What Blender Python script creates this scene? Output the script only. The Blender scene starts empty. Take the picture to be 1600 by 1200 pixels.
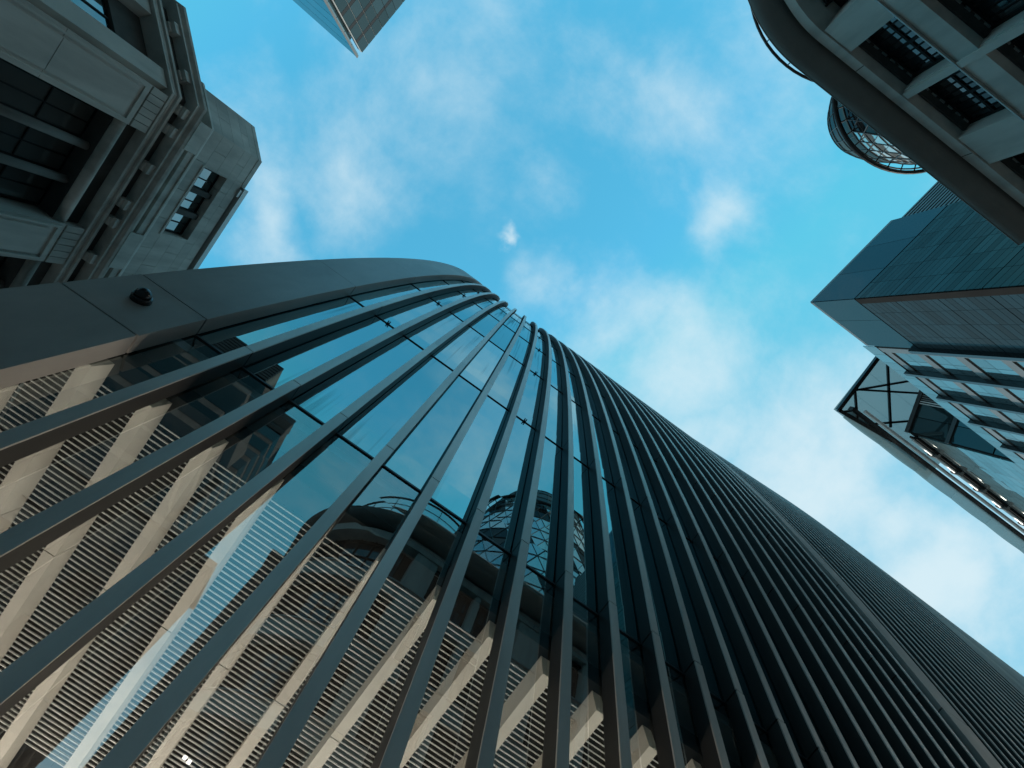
import bpy, math, random
from mathutils import Vector, Matrix
random.seed(7)
R = math.radians
scene = bpy.context.scene
col = scene.collection

# ------------------------------------------------------------------ camera
# World axes: X runs along the finned front, Y points into that building, Z up.
EYE = 1.6
F_PX, ZX, ZY, ROT = 852.65, 798.27, 508.53, 0.627
def _axes():
    w = Vector((ZX - 800, ZY - 600, F_PX)).normalized()
    ex = Vector((1, 0, 0)); ex = (ex - ex.dot(w) * w).normalized()
    ey = w.cross(ex)
    c, s = math.cos(ROT), math.sin(ROT)
    return ex * c + ey * s, -ex * s + ey * c, w
_u, _n, _w = _axes()
def _to_world(v): return Vector((_u.dot(v), _n.dot(v), _w.dot(v)))
_r, _d, _f = _to_world(Vector((1, 0, 0))), _to_world(Vector((0, 1, 0))), _to_world(Vector((0, 0, 1)))
cam = bpy.data.cameras.new('camera')
cam.sensor_width = 36; cam.lens = 36 * F_PX / 1600
cam.clip_start = 0.1; cam.clip_end = 3000
co = bpy.data.objects.new('camera', cam); col.objects.link(co)
M = Matrix((( _r.x, -_d.x, -_f.x, 0), (_r.y, -_d.y, -_f.y, 0), (_r.z, -_d.z, -_f.z, EYE), (0, 0, 0, 1)))
co.matrix_world = M
scene.camera = co
scene.render.resolution_x, scene.render.resolution_y = 1024, 768

# ------------------------------------------------------------------ sky and sun
SUN_EL, SUN_AZ = R(24), R(65)      # azimuth from +Y towards +X: the sun stands behind the finned building
world = bpy.data.worlds.new('World'); scene.world = world; world.use_nodes = True
wn, wl = world.node_tree.nodes, world.node_tree.links
for q in list(wn): wn.remove(q)
def N(t, **k):
    q = wn.new(t)
    for a, b in k.items(): setattr(q, a, b)
    return q
out = N('ShaderNodeOutputWorld'); bg = N('ShaderNodeBackground'); bg.inputs[1].default_value = 0.15
sky = N('ShaderNodeTexSky', sky_type='NISHITA', sun_disc=False)
sky.sun_elevation = SUN_EL; sky.sun_rotation = SUN_AZ; sky.air_density = 1.0; sky.dust_density = 1.2; sky.ozone_density = 1.0
tint = N('ShaderNodeMix', data_type='RGBA', blend_type='MULTIPLY'); tint.inputs[0].default_value = 1
tint.inputs[7].default_value = (.48, 1.60, 1.47, 1)
wl.new(sky.outputs[0], tint.inputs[6])
tc = N('ShaderNodeTexCoord'); sep = N('ShaderNodeSeparateXYZ'); wl.new(tc.outputs['Generated'], sep.inputs[0])
mx = N('ShaderNodeMath', operation='MAXIMUM'); wl.new(sep.outputs[2], mx.inputs[0]); mx.inputs[1].default_value = 0.12
dx = N('ShaderNodeMath', operation='DIVIDE'); wl.new(sep.outputs[0], dx.inputs[0]); wl.new(mx.outputs[0], dx.inputs[1])
dy = N('ShaderNodeMath', operation='DIVIDE'); wl.new(sep.outputs[1], dy.inputs[0]); wl.new(mx.outputs[0], dy.inputs[1])
cmb = N('ShaderNodeCombineXYZ'); wl.new(dx.outputs[0], cmb.inputs[0]); wl.new(dy.outputs[0], cmb.inputs[1])
n1 = N('ShaderNodeTexNoise'); n1.inputs['Scale'].default_value = 3.1; n1.inputs['Detail'].default_value = 12; n1.inputs['Roughness'].default_value = 0.62; n1.inputs['Distortion'].default_value = 0.12
off_ = N('ShaderNodeVectorMath', operation='ADD'); wl.new(cmb.outputs[0], off_.inputs[0]); off_.inputs[1].default_value = (3.7, 1.2, 0.4)
wl.new(off_.outputs[0], n1.inputs['Vector'])
# cloud banks: (direction on the cloud deck, half-size, weight)
BANKS = [((0.02, -0.10), 0.08, .24), ((0.18, -0.145), 0.13, .24), ((0.30, -0.15), 0.19, .26), ((0.195, -0.375), 0.085, .30), ((0.46, -0.085), 0.17, .28),
         ((0.60, -0.09), 0.24, .32), ((0.75, -0.10), 0.15, .24), ((0.92, -0.10), 0.20, .36), ((0.70, -0.14), 0.36, .16), ((1.15, -0.20), 0.30, .18), ((-0.35, -0.29), 0.20, .07), ((-0.081, -0.106), 0.022, .42),
         ((-0.09, -0.225), 0.07, .16), ((-0.46, 0.13), 0.09, .26), ((-0.35, -0.03), 0.12, .10), ((0.0, -0.39), 0.14, .10), ((0.46, -0.20), 0.12, .12)]
wz = N('ShaderNodeTexNoise'); wz.inputs['Scale'].default_value = 5.5; wz.inputs['Detail'].default_value = 6; wl.new(cmb.outputs[0], wz.inputs['Vector'])
ws = N('ShaderNodeVectorMath', operation='SUBTRACT'); wl.new(wz.outputs['Color'], ws.inputs[0]); ws.inputs[1].default_value = (.5, .5, .5)
wsc = N('ShaderNodeVectorMath', operation='SCALE'); wl.new(ws.outputs[0], wsc.inputs[0]); wsc.inputs['Scale'].default_value = .26
wpos = N('ShaderNodeVectorMath', operation='ADD'); wl.new(wsc.outputs[0], wpos.inputs[0]); wl.new(cmb.outputs[0], wpos.inputs[1])
acc = None
for (bx, by), rad, wt in BANKS:
    dd = N('ShaderNodeVectorMath', operation='DISTANCE'); wl.new(wpos.outputs[0], dd.inputs[0]); dd.inputs[1].default_value = (bx, by, 0)
    mr = N('ShaderNodeMapRange', interpolation_type='SMOOTHSTEP'); wl.new(dd.outputs['Value'], mr.inputs[0])
    mr.inputs[1].default_value = 0; mr.inputs[2].default_value = rad * 1.5; mr.inputs[3].default_value = wt; mr.inputs[4].default_value = 0
    if acc is None: acc = mr.outputs[0]
    else:
        ad = N('ShaderNodeMath', operation='MAXIMUM'); wl.new(acc, ad.inputs[0]); wl.new(mr.outputs[0], ad.inputs[1]); acc = ad.outputs[0]
nsc = N('ShaderNodeMath', operation='MULTIPLY_ADD'); wl.new(n1.outputs['Fac'], nsc.inputs[0]); nsc.inputs[1].default_value = .8; nsc.inputs[2].default_value = .08
ad = N('ShaderNodeMath', operation='ADD'); wl.new(nsc.outputs[0], ad.inputs[0]); wl.new(acc, ad.inputs[1])
ramp = N('ShaderNodeMapRange', interpolation_type='SMOOTHSTEP'); wl.new(ad.outputs[0], ramp.inputs[0])
ramp.inputs[1].default_value = 0.43; ramp.inputs[2].default_value = 0.94; ramp.inputs[3].default_value = 0; ramp.inputs[4].default_value = 0.88
cap = N('ShaderNodeMix', data_type='RGBA', blend_type='DARKEN'); cap.inputs[0].default_value = 1; cap.inputs[7].default_value = (.62, 1.98, 2.72, 1)
wl.new(tint.outputs[2], cap.inputs[6])
hzr = N('ShaderNodeMapRange', interpolation_type='SMOOTHSTEP'); wl.new(sep.outputs[2], hzr.inputs[0])
hzr.inputs[1].default_value = 0.05; hzr.inputs[2].default_value = 0.5; hzr.inputs[3].default_value = 0.8; hzr.inputs[4].default_value = 0
hmx = N('ShaderNodeMath', operation='MAXIMUM'); wl.new(ramp.outputs[0], hmx.inputs[0]); wl.new(hzr.outputs[0], hmx.inputs[1])
cl = N('ShaderNodeMix', data_type='RGBA'); wl.new(hmx.outputs[0], cl.inputs[0]); wl.new(cap.outputs[2], cl.inputs[6]); cl.inputs[7].default_value = (2.45, 2.95, 3.15, 1)
wl.new(cl.outputs[2], bg.inputs[0]); wl.new(bg.outputs[0], out.inputs[0])
sun = bpy.data.lights.new('sun', 'SUN'); sun.energy = 2.2; sun.angle = R(0.5); sun.color = (1.0, 0.93, 0.82)
so = bpy.data.objects.new('sun', sun); col.objects.link(so)
sd = Vector((math.sin(SUN_AZ) * math.cos(SUN_EL), math.cos(SUN_AZ) * math.cos(SUN_EL), math.sin(SUN_EL)))
so.rotation_euler = sd.to_track_quat('Z', 'Y').to_euler()
vs = scene.view_settings
scene.display_settings.display_device = 'sRGB'
vs.view_transform = 'Standard'; vs.look = 'None'; vs.gamma = 1; vs.exposure = 1.0; vs.use_curve_mapping = False
scene.cycles.max_bounces = 8; scene.cycles.glossy_bounces = 4; scene.cycles.transparent_max_bounces = 12

# ------------------------------------------------------------------ materials
def mat(name, build):
    m = bpy.data.materials.new(name); m.use_nodes = True
    t = m.node_tree
    for q in list(t.nodes): t.nodes.remove(q)
    o = t.nodes.new('ShaderNodeOutputMaterial')
    t.links.new(build(t), o.inputs[0]); return m
def nd(t, typ, **k):
    q = t.nodes.new(typ)
    for a, b in k.items(): setattr(q, a, b)
    return q
def varied(t, c0, c1, scale=0.6, stretch=(1, 1, 1), rnd=0.0, detail=6, lo=.3, hi=.7):
    """colour from noise between two real colours of the thing, plus a per-object shade"""
    tc = nd(t, 'ShaderNodeTexCoord'); mp = nd(t, 'ShaderNodeMapping'); mp.inputs['Scale'].default_value = stretch
    geo = nd(t, 'ShaderNodeNewGeometry')
    t.links.new(geo.outputs['Position'], mp.inputs[0])
    no = nd(t, 'ShaderNodeTexNoise'); no.inputs['Scale'].default_value = scale; no.inputs['Detail'].default_value = detail; no.inputs['Roughness'].default_value = .65
    t.links.new(mp.outputs[0], no.inputs['Vector'])
    mr = nd(t, 'ShaderNodeMapRange'); mr.inputs[1].default_value = lo; mr.inputs[2].default_value = hi
    t.links.new(no.outputs['Fac'], mr.inputs[0])
    mi = nd(t, 'ShaderNodeMix', data_type='RGBA'); mi.inputs[6].default_value = (*c0, 1); mi.inputs[7].default_value = (*c1, 1)
    t.links.new(mr.outputs[0], mi.inputs[0]); c = mi.outputs[2]
    if rnd:
        oi = nd(t, 'ShaderNodeObjectInfo'); m2 = nd(t, 'ShaderNodeMapRange'); m2.inputs[3].default_value = 1 - rnd; m2.inputs[4].default_value = 1 + rnd
        t.links.new(oi.outputs['Random'], m2.inputs[0])
        mm = nd(t, 'ShaderNodeVectorMath', operation='SCALE'); t.links.new(c, mm.inputs[0]); t.links.new(m2.outputs[0], mm.inputs['Scale']); c = mm.outputs[0]
    return c, no.outputs['Fac'], geo
def solid(name, c0, c1=None, rough=.6, metal=0.0, scale=.6, stretch=(1, 1, 1), rnd=0.0, bump=0.0, bscale=14, spec=.5, stain=0.0):
    def b(t):
        p = nd(t, 'ShaderNodeBsdfPrincipled'); p.inputs['Roughness'].default_value = rough; p.inputs['Metallic'].default_value = metal
        p.inputs['Specular IOR Level'].default_value = spec
        c, fac, geo = varied(t, c0, c1 or c0, scale, stretch, rnd)
        if stain:            # rain-washed dirt runs down the face
            mp = nd(t, 'ShaderNodeMapping'); mp.inputs['Scale'].default_value = (1.1, 1.1, .16); t.links.new(geo.outputs['Position'], mp.inputs[0])
            sn = nd(t, 'ShaderNodeTexNoise'); sn.inputs['Scale'].default_value = 1; sn.inputs['Detail'].default_value = 4; sn.inputs['Roughness'].default_value = .55; t.links.new(mp.outputs[0], sn.inputs['Vector'])
            sr = nd(t, 'ShaderNodeMapRange'); sr.inputs[1].default_value = .36; sr.inputs[2].default_value = .58; sr.inputs[3].default_value = 1 - stain; sr.inputs[4].default_value = 1; t.links.new(sn.outputs['Fac'], sr.inputs[0])
            sm_ = nd(t, 'ShaderNodeVectorMath', operation='SCALE'); t.links.new(c, sm_.inputs[0]); t.links.new(sr.outputs[0], sm_.inputs['Scale']); c = sm_.outputs[0]
        t.links.new(c, p.inputs['Base Color'])
        if bump:
            n2 = nd(t, 'ShaderNodeTexNoise'); n2.inputs['Scale'].default_value = bscale; n2.inputs['Detail'].default_value = 5
            t.links.new(geo.outputs['Position'], n2.inputs['Vector'])
            bp = nd(t, 'ShaderNodeBump'); bp.inputs['Strength'].default_value = bump; bp.inputs['Distance'].default_value = .02
            t.links.new(n2.outputs['Fac'], bp.inputs['Height']); t.links.new(bp.outputs[0], p.inputs['Normal'])
        return p.outputs[0]
    return mat(name, b)
def emit(name, c, s):
    def b(t):
        e = nd(t, 'ShaderNodeEmission'); e.inputs[0].default_value = (*c, 1); e.inputs[1].default_value = s; return e.outputs[0]
    return mat(name, b)
def mirror_glass(name, refl, base, fac, rough=.015, streak=0.0, wav=0.0, clear=None, rnd=0.0, top=1.0, tilt=0.0):
    """coated architectural glass: a tinted mirror over a dark body, or over a clear pane"""
    def b(t):
        g = nd(t, 'ShaderNodeBsdfGlossy'); g.inputs['Color'].default_value = (*refl, 1); g.inputs['Roughness'].default_value = rough
        geo = nd(t, 'ShaderNodeNewGeometry')
        if clear: d = nd(t, 'ShaderNodeBsdfTransparent'); d.inputs[0].default_value = (*clear, 1)
        else:
            d = nd(t, 'ShaderNodeBsdfDiffuse'); d.inputs[0].default_value = (*base, 1)
        if tilt:             # every pane sits a hair out of true
            oi = nd(t, 'ShaderNodeObjectInfo'); wn_ = nd(t, 'ShaderNodeTexWhiteNoise', noise_dimensions='1D'); t.links.new(oi.outputs['Random'], wn_.inputs['W'])
            sb = nd(t, 'ShaderNodeVectorMath', operation='SUBTRACT'); t.links.new(wn_.outputs['Color'], sb.inputs[0]); sb.inputs[1].default_value = (.5, .5, .5)
            sc = nd(t, 'ShaderNodeVectorMath', operation='SCALE'); t.links.new(sb.outputs[0], sc.inputs[0]); sc.inputs['Scale'].default_value = tilt
            av = nd(t, 'ShaderNodeVectorMath', operation='ADD'); t.links.new(sc.outputs[0], av.inputs[0]); t.links.new(geo.outputs['Normal'], av.inputs[1])
            nv = nd(t, 'ShaderNodeVectorMath', operation='NORMALIZE'); t.links.new(av.outputs[0], nv.inputs[0]); t.links.new(nv.outputs[0], g.inputs['Normal'])
        if wav:
            w = nd(t, 'ShaderNodeTexNoise'); w.inputs['Scale'].default_value = .55; w.inputs['Detail'].default_value = 1
            t.links.new(geo.outputs['Position'], w.inputs['Vector'])
            bp = nd(t, 'ShaderNodeBump'); bp.inputs['Strength'].default_value = wav; bp.inputs['Distance'].default_value = .02
            t.links.new(w.outputs['Fac'], bp.inputs['Height']); t.links.new(bp.outputs[0], g.inputs['Normal'])
            if tilt: t.links.new(nv.outputs[0], bp.inputs['Normal'])
        lw = nd(t, 'ShaderNodeLayerWeight'); lw.inputs[0].default_value = .35
        mr = nd(t, 'ShaderNodeMapRange'); t.links.new(lw.outputs['Fresnel'], mr.inputs[0])
        mr.inputs[1].default_value = 0; mr.inputs[2].default_value = 1; mr.inputs[3].default_value = fac; mr.inputs[4].default_value = top
        f = mr.outputs[0]
        if rnd:
            oi = nd(t, 'ShaderNodeObjectInfo'); m2 = nd(t, 'ShaderNodeMapRange'); m2.inputs[3].default_value = 1 - rnd; m2.inputs[4].default_value = 1 + rnd
            t.links.new(oi.outputs['Random'], m2.inputs[0])
            mm = nd(t, 'ShaderNodeMath', operation='MULTIPLY'); mm.use_clamp = True; t.links.new(f, mm.inputs[0]); t.links.new(m2.outputs[0], mm.inputs[1]); f = mm.outputs[0]
        ms = nd(t, 'ShaderNodeMixShader'); t.links.new(f, ms.inputs[0]); t.links.new(d.outputs[0], ms.inputs[1]); t.links.new(g.outputs[0], ms.inputs[2])
        o = ms.outputs[0]
        if clear:            # the inner skin of a pane adds no second mirror
            tb = nd(t, 'ShaderNodeBsdfTransparent'); mb = nd(t, 'ShaderNodeMixShader')
            t.links.new(geo.outputs['Backfacing'], mb.inputs[0]); t.links.new(o, mb.inputs[1]); t.links.new(tb.outputs[0], mb.inputs[2]); o = mb.outputs[0]
        if streak:   # dried rain runs: thin dirt that follows the fall line
            mp = nd(t, 'ShaderNodeMapping'); mp.inputs['Scale'].default_value = (9, .25, .16); t.links.new(geo.outputs['Position'], mp.inputs[0])
            s1 = nd(t, 'ShaderNodeTexNoise'); s1.inputs['Scale'].default_value = 1; s1.inputs['Detail'].default_value = 4; t.links.new(mp.outputs[0], s1.inputs['Vector'])
            s2 = nd(t, 'ShaderNodeTexNoise'); s2.inputs['Scale'].default_value = .12; t.links.new(geo.outputs['Position'], s2.inputs['Vector'])
            mu = nd(t, 'ShaderNodeMath', operation='MULTIPLY'); t.links.new(s1.outputs['Fac'], mu.inputs[0]); t.links.new(s2.outputs['Fac'], mu.inputs[1])
            m3 = nd(t, 'ShaderNodeMapRange'); m3.inputs[1].default_value = .26; m3.inputs[2].default_value = .42; m3.inputs[3].default_value = 0; m3.inputs[4].default_value = streak
            t.links.new(mu.outputs[0], m3.inputs[0])
            dd = nd(t, 'ShaderNodeBsdfDiffuse'); dd.inputs[0].default_value = (.05, .065, .065, 1)
            m4 = nd(t, 'ShaderNodeMixShader'); t.links.new(m3.outputs[0], m4.inputs[0]); t.links.new(o, m4.inputs[1]); t.links.new(dd.outputs[0], m4.inputs[2]); o = m4.outputs[0]
        return o
    return mat(name, b)

MT = dict(
    cheek_shade=solid('shade_toned_cheek', (.030, .027, .025), (.048, .043, .040), .5, .0, .5, (1, 1, .2), .12, .05, 60, .35),  # sides of the same fins, their shade put into the colour
    fin=solid('fin_metal', (.58, .53, .49), (.78, .72, .67), .40, .38, 1.1, (1, 1, .10), .10, .06, 60, .5, .18),
    fascia=solid('fascia_metal', (.34, .305, .28), (.48, .43, .395), .45, .15, .8, (1, 1, .35), .07, .04, 50, .5, .14),
    dark=solid('dark_metal', (.014, .014, .014), (.022, .022, .022), .5),
    core=solid('dark_interior', (.010, .010, .010), (.016, .016, .015), .9, spec=.05),
    glass=mirror_glass('coated_glass', (.50, .70, .72), (.004, .012, .016), .62, .01, .75, .03, rnd=.10, tilt=.016),
    lobby_glass=mirror_glass('lobby_glass', (.62, .74, .76), None, .33, .006, .0, .015, clear=(.74, .74, .70), top=.9, tilt=.008),
    slat=solid('white_slat', (.80, .80, .77), (.72, .72, .70), .5),
    rib=solid('beige_stone', (.46, .435, .385), (.60, .565, .50), .7, 0, 1.6, (1, .5, 1), .04, .1, 20),
    void=solid('ceiling_void', (.010, .0085, .007), (.018, .015, .012), .9, 0, 6),
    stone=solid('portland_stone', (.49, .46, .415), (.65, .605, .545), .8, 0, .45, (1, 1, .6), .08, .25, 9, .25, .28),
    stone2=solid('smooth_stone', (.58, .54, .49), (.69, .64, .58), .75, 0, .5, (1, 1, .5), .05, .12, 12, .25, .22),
    dark_stone=solid('darker_stone', (.06, .057, .053), (.11, .104, .096), .85, 0, .8, (1, 1, .5), .05, .2, 9, .2),  # darker stone for recesses, backings and the mirrored blocks
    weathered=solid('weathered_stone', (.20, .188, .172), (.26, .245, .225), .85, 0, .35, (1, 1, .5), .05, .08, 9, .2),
    win=mirror_glass('old_window_glass', (.72, .80, .82), (.12, .125, .12), .16, .02, 0, .05, rnd=.3, top=.6),
    frame=solid('window_frame_black', (.014, .014, .014), None, .6, spec=.2),
    panel=mirror_glass('cladding_glass', (.52, .66, .64), (.026, .032, .032), .09, .09, 0, .02, rnd=.2, top=.25, tilt=.01),
    panel2=mirror_glass('dull_sheen_cladding', (.50, .60, .62), (.030, .037, .039), .06, .16, 0, .02, rnd=.3, top=.20, tilt=.01),  # same cladding, the weaker sky sheen of this face put into its tone
    clear=mirror_glass('pale_mirror_glass', (.78, .82, .80), (.05, .06, .06), .40, .01, 0, .02, rnd=.16, top=.74, tilt=.02),
    parapet=mirror_glass('dark_parapet_glass', (.50, .62, .64), (.02, .03, .032), .12, .02, 0, .01, rnd=.08, top=.42),
    grey=solid('grey_metal', (.10, .098, .094), (.14, .137, .13), .4, .2, .6),
    pale=solid('pale_metal', (.38, .38, .37), (.50, .50, .48), .35, .2, 1.0),
    bounce_paving=solid('pale_bounce_paving', (.20, .20, .195), (.28, .28, .27), .8, 0, 2, bump=.2),  # unseen ground, made pale to bounce light up onto the fascia
    black=solid('black_plastic', (.010, .010, .010), None, .25),
    tower=mirror_glass('tower_glass', (.45, .62, .64), (.012, .022, .024), .10, .02, 0, .0, rnd=.3, top=.34),
    towerb=mirror_glass('tower_blue_glass', (.55, .74, .76), (.01, .03, .036), .42, .02, 0, .0, rnd=.06, top=.8),
    gl_l=mirror_glass('pale_diagrid_glass', (.85, .90, .88), (.20, .21, .205), .34, .05, top=.6),
    gl_d=mirror_glass('dark_spiral_glass', (.30, .34, .34), (.010, .010, .010), .05, .05, top=.16),
    win2=mirror_glass('dim_window_glass', (.62, .72, .75), (.02, .026, .03), .09, .02, 0, .08, rnd=.5, top=.34),
    win3=mirror_glass('clean_window_glass', (.62, .78, .82), (.015, .03, .036), .30, .02, 0, .04, rnd=.15),
    gl_o=mirror_glass('shaded_window_glass', (.30, .34, .34), (.006, .007, .007), .10, .04, top=.3),
)
def canopy_mat():
    def b(t):
        d = nd(t, 'ShaderNodeBsdfTranslucent'); d.inputs[0].default_value = (.42, .50, .51, 1)
        d2 = nd(t, 'ShaderNodeBsdfDiffuse'); d2.inputs[0].default_value = (.40, .46, .46, 1)
        tr = nd(t, 'ShaderNodeBsdfTransparent'); tr.inputs[0].default_value = (.62, .74, .76, 1)
        a = nd(t, 'ShaderNodeMixShader'); a.inputs[0].default_value = .5; t.links.new(d.outputs[0], a.inputs[1]); t.links.new(d2.outputs[0], a.inputs[2])
        c = nd(t, 'ShaderNodeMixShader'); c.inputs[0].default_value = .42; t.links.new(a.outputs[0], c.inputs[1]); t.links.new(tr.outputs[0], c.inputs[2])
        return c.outputs[0]
    return mat('frosted_canopy_glass', b)
MT['canopy'] = canopy_mat()

# ------------------------------------------------------------------ mesh helpers
class MB:
    def __init__(s): s.v, s.f = [], []
    def hexa(s, b, t):                       # 4 bottom and 4 top corners, both counter-clockwise from above
        i = len(s.v); s.v += [tuple(p) for p in b] + [tuple(p) for p in t]
        s.f += [(i+3, i+2, i+1, i), (i+4, i+5, i+6, i+7)] + [(i+k, i+(k+1) % 4, i+4+(k+1) % 4, i+4+k) for k in range(4)]
        return s
    def box(s, x0, x1, y0, y1, z0, z1):
        return s.hexa([(x0, y0, z0), (x1, y0, z0), (x1, y1, z0), (x0, y1, z0)], [(x0, y0, z1), (x1, y0, z1), (x1, y1, z1), (x0, y1, z1)])
    def loft(s, rings, caps=True, closed=True):
        i = len(s.v); m = len(rings[0])
        for r in rings: s.v += [tuple(p) for p in r]
        for a in range(len(rings) - 1):
            for k in range(m if closed else m - 1):
                s.f.append((i+a*m+k, i+a*m+(k+1) % m, i+(a+1)*m+(k+1) % m, i+(a+1)*m+k))
        if caps: s.f += [tuple(i+k for k in reversed(range(m))), tuple(i+(len(rings)-1)*m+k for k in range(m))]
        return s
    def tube(s, pts, r, n=8, loop=False):
        pts = [Vector(p) for p in pts]; rings = []; L = len(pts)
        for k, p in enumerate(pts):
            a = pts[(k-1) % L] if (loop or k > 0) else p; b = pts[(k+1) % L] if (loop or k < L-1) else p
            d = (b - a).normalized(); x = d.orthogonal() if abs(d.z) > .9 else d.cross(Vector((0, 0, 1))); x.normalize(); y = d.cross(x)
            rings.append([p + r*(math.cos(2*math.pi*q/n)*x + math.sin(2*math.pi*q/n)*y) for q in range(n)])
        if loop: rings.append(rings[0])
        return s.loft(rings, caps=not loop)
    def beam(s, a, b, w, h):
        a, b = Vector(a), Vector(b); d = (b-a).normalized(); x = d.cross(Vector((0, 0, 1)))
        if x.length < 1e-3: x = Vector((1, 0, 0))
        x.normalize(); y = x.cross(d)
        return s.loft([[p + x*i*w/2 + y*j*h/2 for i, j in ((-1, -1), (1, -1), (1, 1), (-1, 1))] for p in (a, b)])
    def mesh(s, name, m, smooth=False):
        me = bpy.data.meshes.new(name); me.from_pydata(s.v, [], s.f); me.update()
        import bmesh
        bm = bmesh.new(); bm.from_mesh(me); bmesh.ops.recalc_face_normals(bm, faces=bm.faces); bm.to_mesh(me); bm.free()
        if smooth: me.polygons.foreach_set('use_smooth', [True]*len(me.polygons))
        me.materials.append(m); return me
def place(name, me, parent=None, loc=(0, 0, 0), rz=0.0):
    o = bpy.data.objects.new(name, me); col.objects.link(o); o.location = loc; o.rotation_euler = (0, 0, rz)
    if parent is not None:
        o.parent = parent
        o.matrix_parent_inverse = Matrix.Translation(Vector(parent.get('_w', (0, 0, 0)))).inverted()
    o['_w'] = [float(c) for c in loc] if rz == 0 else [0.0, 0.0, 0.0]
    return o
def part(name, mb, m, parent, smooth=False): return place(name, mb.mesh(name, m, smooth), parent)
def thing(name, label, cat, loc, group=None):
    o = bpy.data.objects.new(name, None); col.objects.link(o); o.location = loc; o['_w'] = [float(c) for c in loc]
    o['label'] = label; o['category'] = cat
    if group: o['group'] = group
    return o
class Frame:                                  # a vertical facade: t along it, p out of it, z up
    def __init__(s, o, along, outw, k=1.0):
        s.k = k
        s.o = Vector((o[0], o[1], 0)); s.a = Vector((along[0], along[1], 0)).normalized(); s.n = Vector((outw[0], outw[1], 0)).normalized()
    def pt(s, t, p, z): return s.o + s.a*t*s.k + s.n*p*s.k + Vector((0, 0, z))
    def box(s, mb, t0, t1, p0, p1, z0, z1):
        c = [s.pt(t0, p0, 0), s.pt(t1, p0, 0), s.pt(t1, p1, 0), s.pt(t0, p1, 0)]
        return mb.hexa([q + Vector((0, 0, z0)) for q in c], [q + Vector((0, 0, z1)) for q in c])
    def rz(s): return math.atan2(s.a.y, s.a.x)
def offset_path(path, p, side):
    """mitred parallel of an open polyline; side=+1 pushes to the left of travel"""
    res = []
    for k in range(len(path)):
        ns = []
        for a, b in ((k-1, k), (k, k+1)):
            if a >= 0 and b < len(path):
                d = (Vector(path[b]) - Vector(path[a])).normalized(); ns.append(Vector((-d.y, d.x))*side)
        if len(ns) == 1: m = ns[0]
        else:
            m = (ns[0] + ns[1]).normalized(); m = m / max(.3, m.dot(ns[0]))
        res.append(Vector(path[k]) + m*p)
    return res
def sweep(mb, path, profile, side):
    """closed profile [(p, z)] carried along a plan polyline"""
    rows = [offset_path(path, p, side) for p, z in profile]
    rings = [[(rows[j][k].x, rows[j][k].y, profile[j][1]) for j in range(len(profile))] for k in range(len(path))]
    return mb.loft(rings)

# ------------------------------------------------------------------ ground
g = MB(); g.box(-900, 900, -900, 900, -.5, 0)
go = part('ground', g, MT['bounce_paving'], None); go['kind'] = 'structure'

# ================================================================== the finned office building
S = 0.8                                        # spacing of the fins in metres
def dprof(h):                                  # distance of the fin fronts from the viewer, bulging like a barrel
    return (-1.5 + .00236*(53.4 - h)**2) * S
JT = [-2.0, 2.92, 9.60, 16.28, 22.96, 29.64, 36.32, 43.0, 49.68, 55.2]
FW, FD = .17*S, .36*S
def hz(h): return h*S + EYE
off = thing('finned_office_building', 'huge dark office block with curved vertical metal fins fanning up over the viewer', 'office building', (0, 8, 0))
def flare(h): return .008*S*min(1.0, max(0.0, (10.5-h)/6.5))     # fins broaden towards the street
def fin_sweep(mb, x0, x1, y0, y1, ha, hb, n, ea=0, eb=0, fl=0):
    rings = []
    for k in range(n+1):
        h = ha + (hb-ha)*k/n; z = hz(h) + (ea if k == 0 else 0) - (eb if k == n else 0); d = dprof(h)
        e = fl*flare(h)
        rings.append([(x0-e, d+y0, z), (x1+e, d+y0, z), (x1+e, d+y1, z), (x0-e, d+y1, z)])
    return mb.loft(rings)
core_me = fin_sweep(MB(), .02, FW-.02, .02, FD, JT[0], JT[-1]-.03, 48, fl=1).mesh('fin', MT['dark'])
pan_me, chk_me = [], []
for k in range(len(JT)-1):
    m = fin_sweep(MB(), 0, FW, 0, .022, JT[k], JT[k+1], 10 if k < 2 else 6, .016, .016, 1)
    pan_me.append(m.mesh('fin_panel', MT['fin']))
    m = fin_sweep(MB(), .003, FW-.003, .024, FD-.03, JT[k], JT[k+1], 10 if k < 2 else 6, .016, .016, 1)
    chk_me.append(m.mesh('shaded_cheek_panel', MT['cheek_shade']))
NF = 22
def sx(i): return (i - 3.525)*S - .03
for i in range(NF):
    fo = place('fin', core_me, off, (sx(i), 0, 0))
    for me in pan_me: place('fin_panel', me, fo, (sx(i), 0, 0))
    for me in chk_me: place('shaded_cheek_panel', me, fo, (sx(i), 0, 0))
# wide edge fascias at both ends of the bulging front
def fascia(i0, i1, joints):
    x0, x1 = sx(i0), sx(i1)
    b = fin_sweep(MB(), x0+.03, x1-.03, .03, FD, JT[0], JT[-1], 48)
    fo = part('edge_fascia', b, MT['dark'], off)
    for a, c in zip(joints[:-1], joints[1:]):
        part('fascia_panel', fin_sweep(MB(), x0, x1, 0, FD-.03, a, c, 8, .022, .022), MT['fascia'], fo)
JF = [-2.0, 2.92, 8.08] + JT[2:]
fascia(-2.12, -.80, JF)
fascia(21.92, 23.02, JT)
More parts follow.
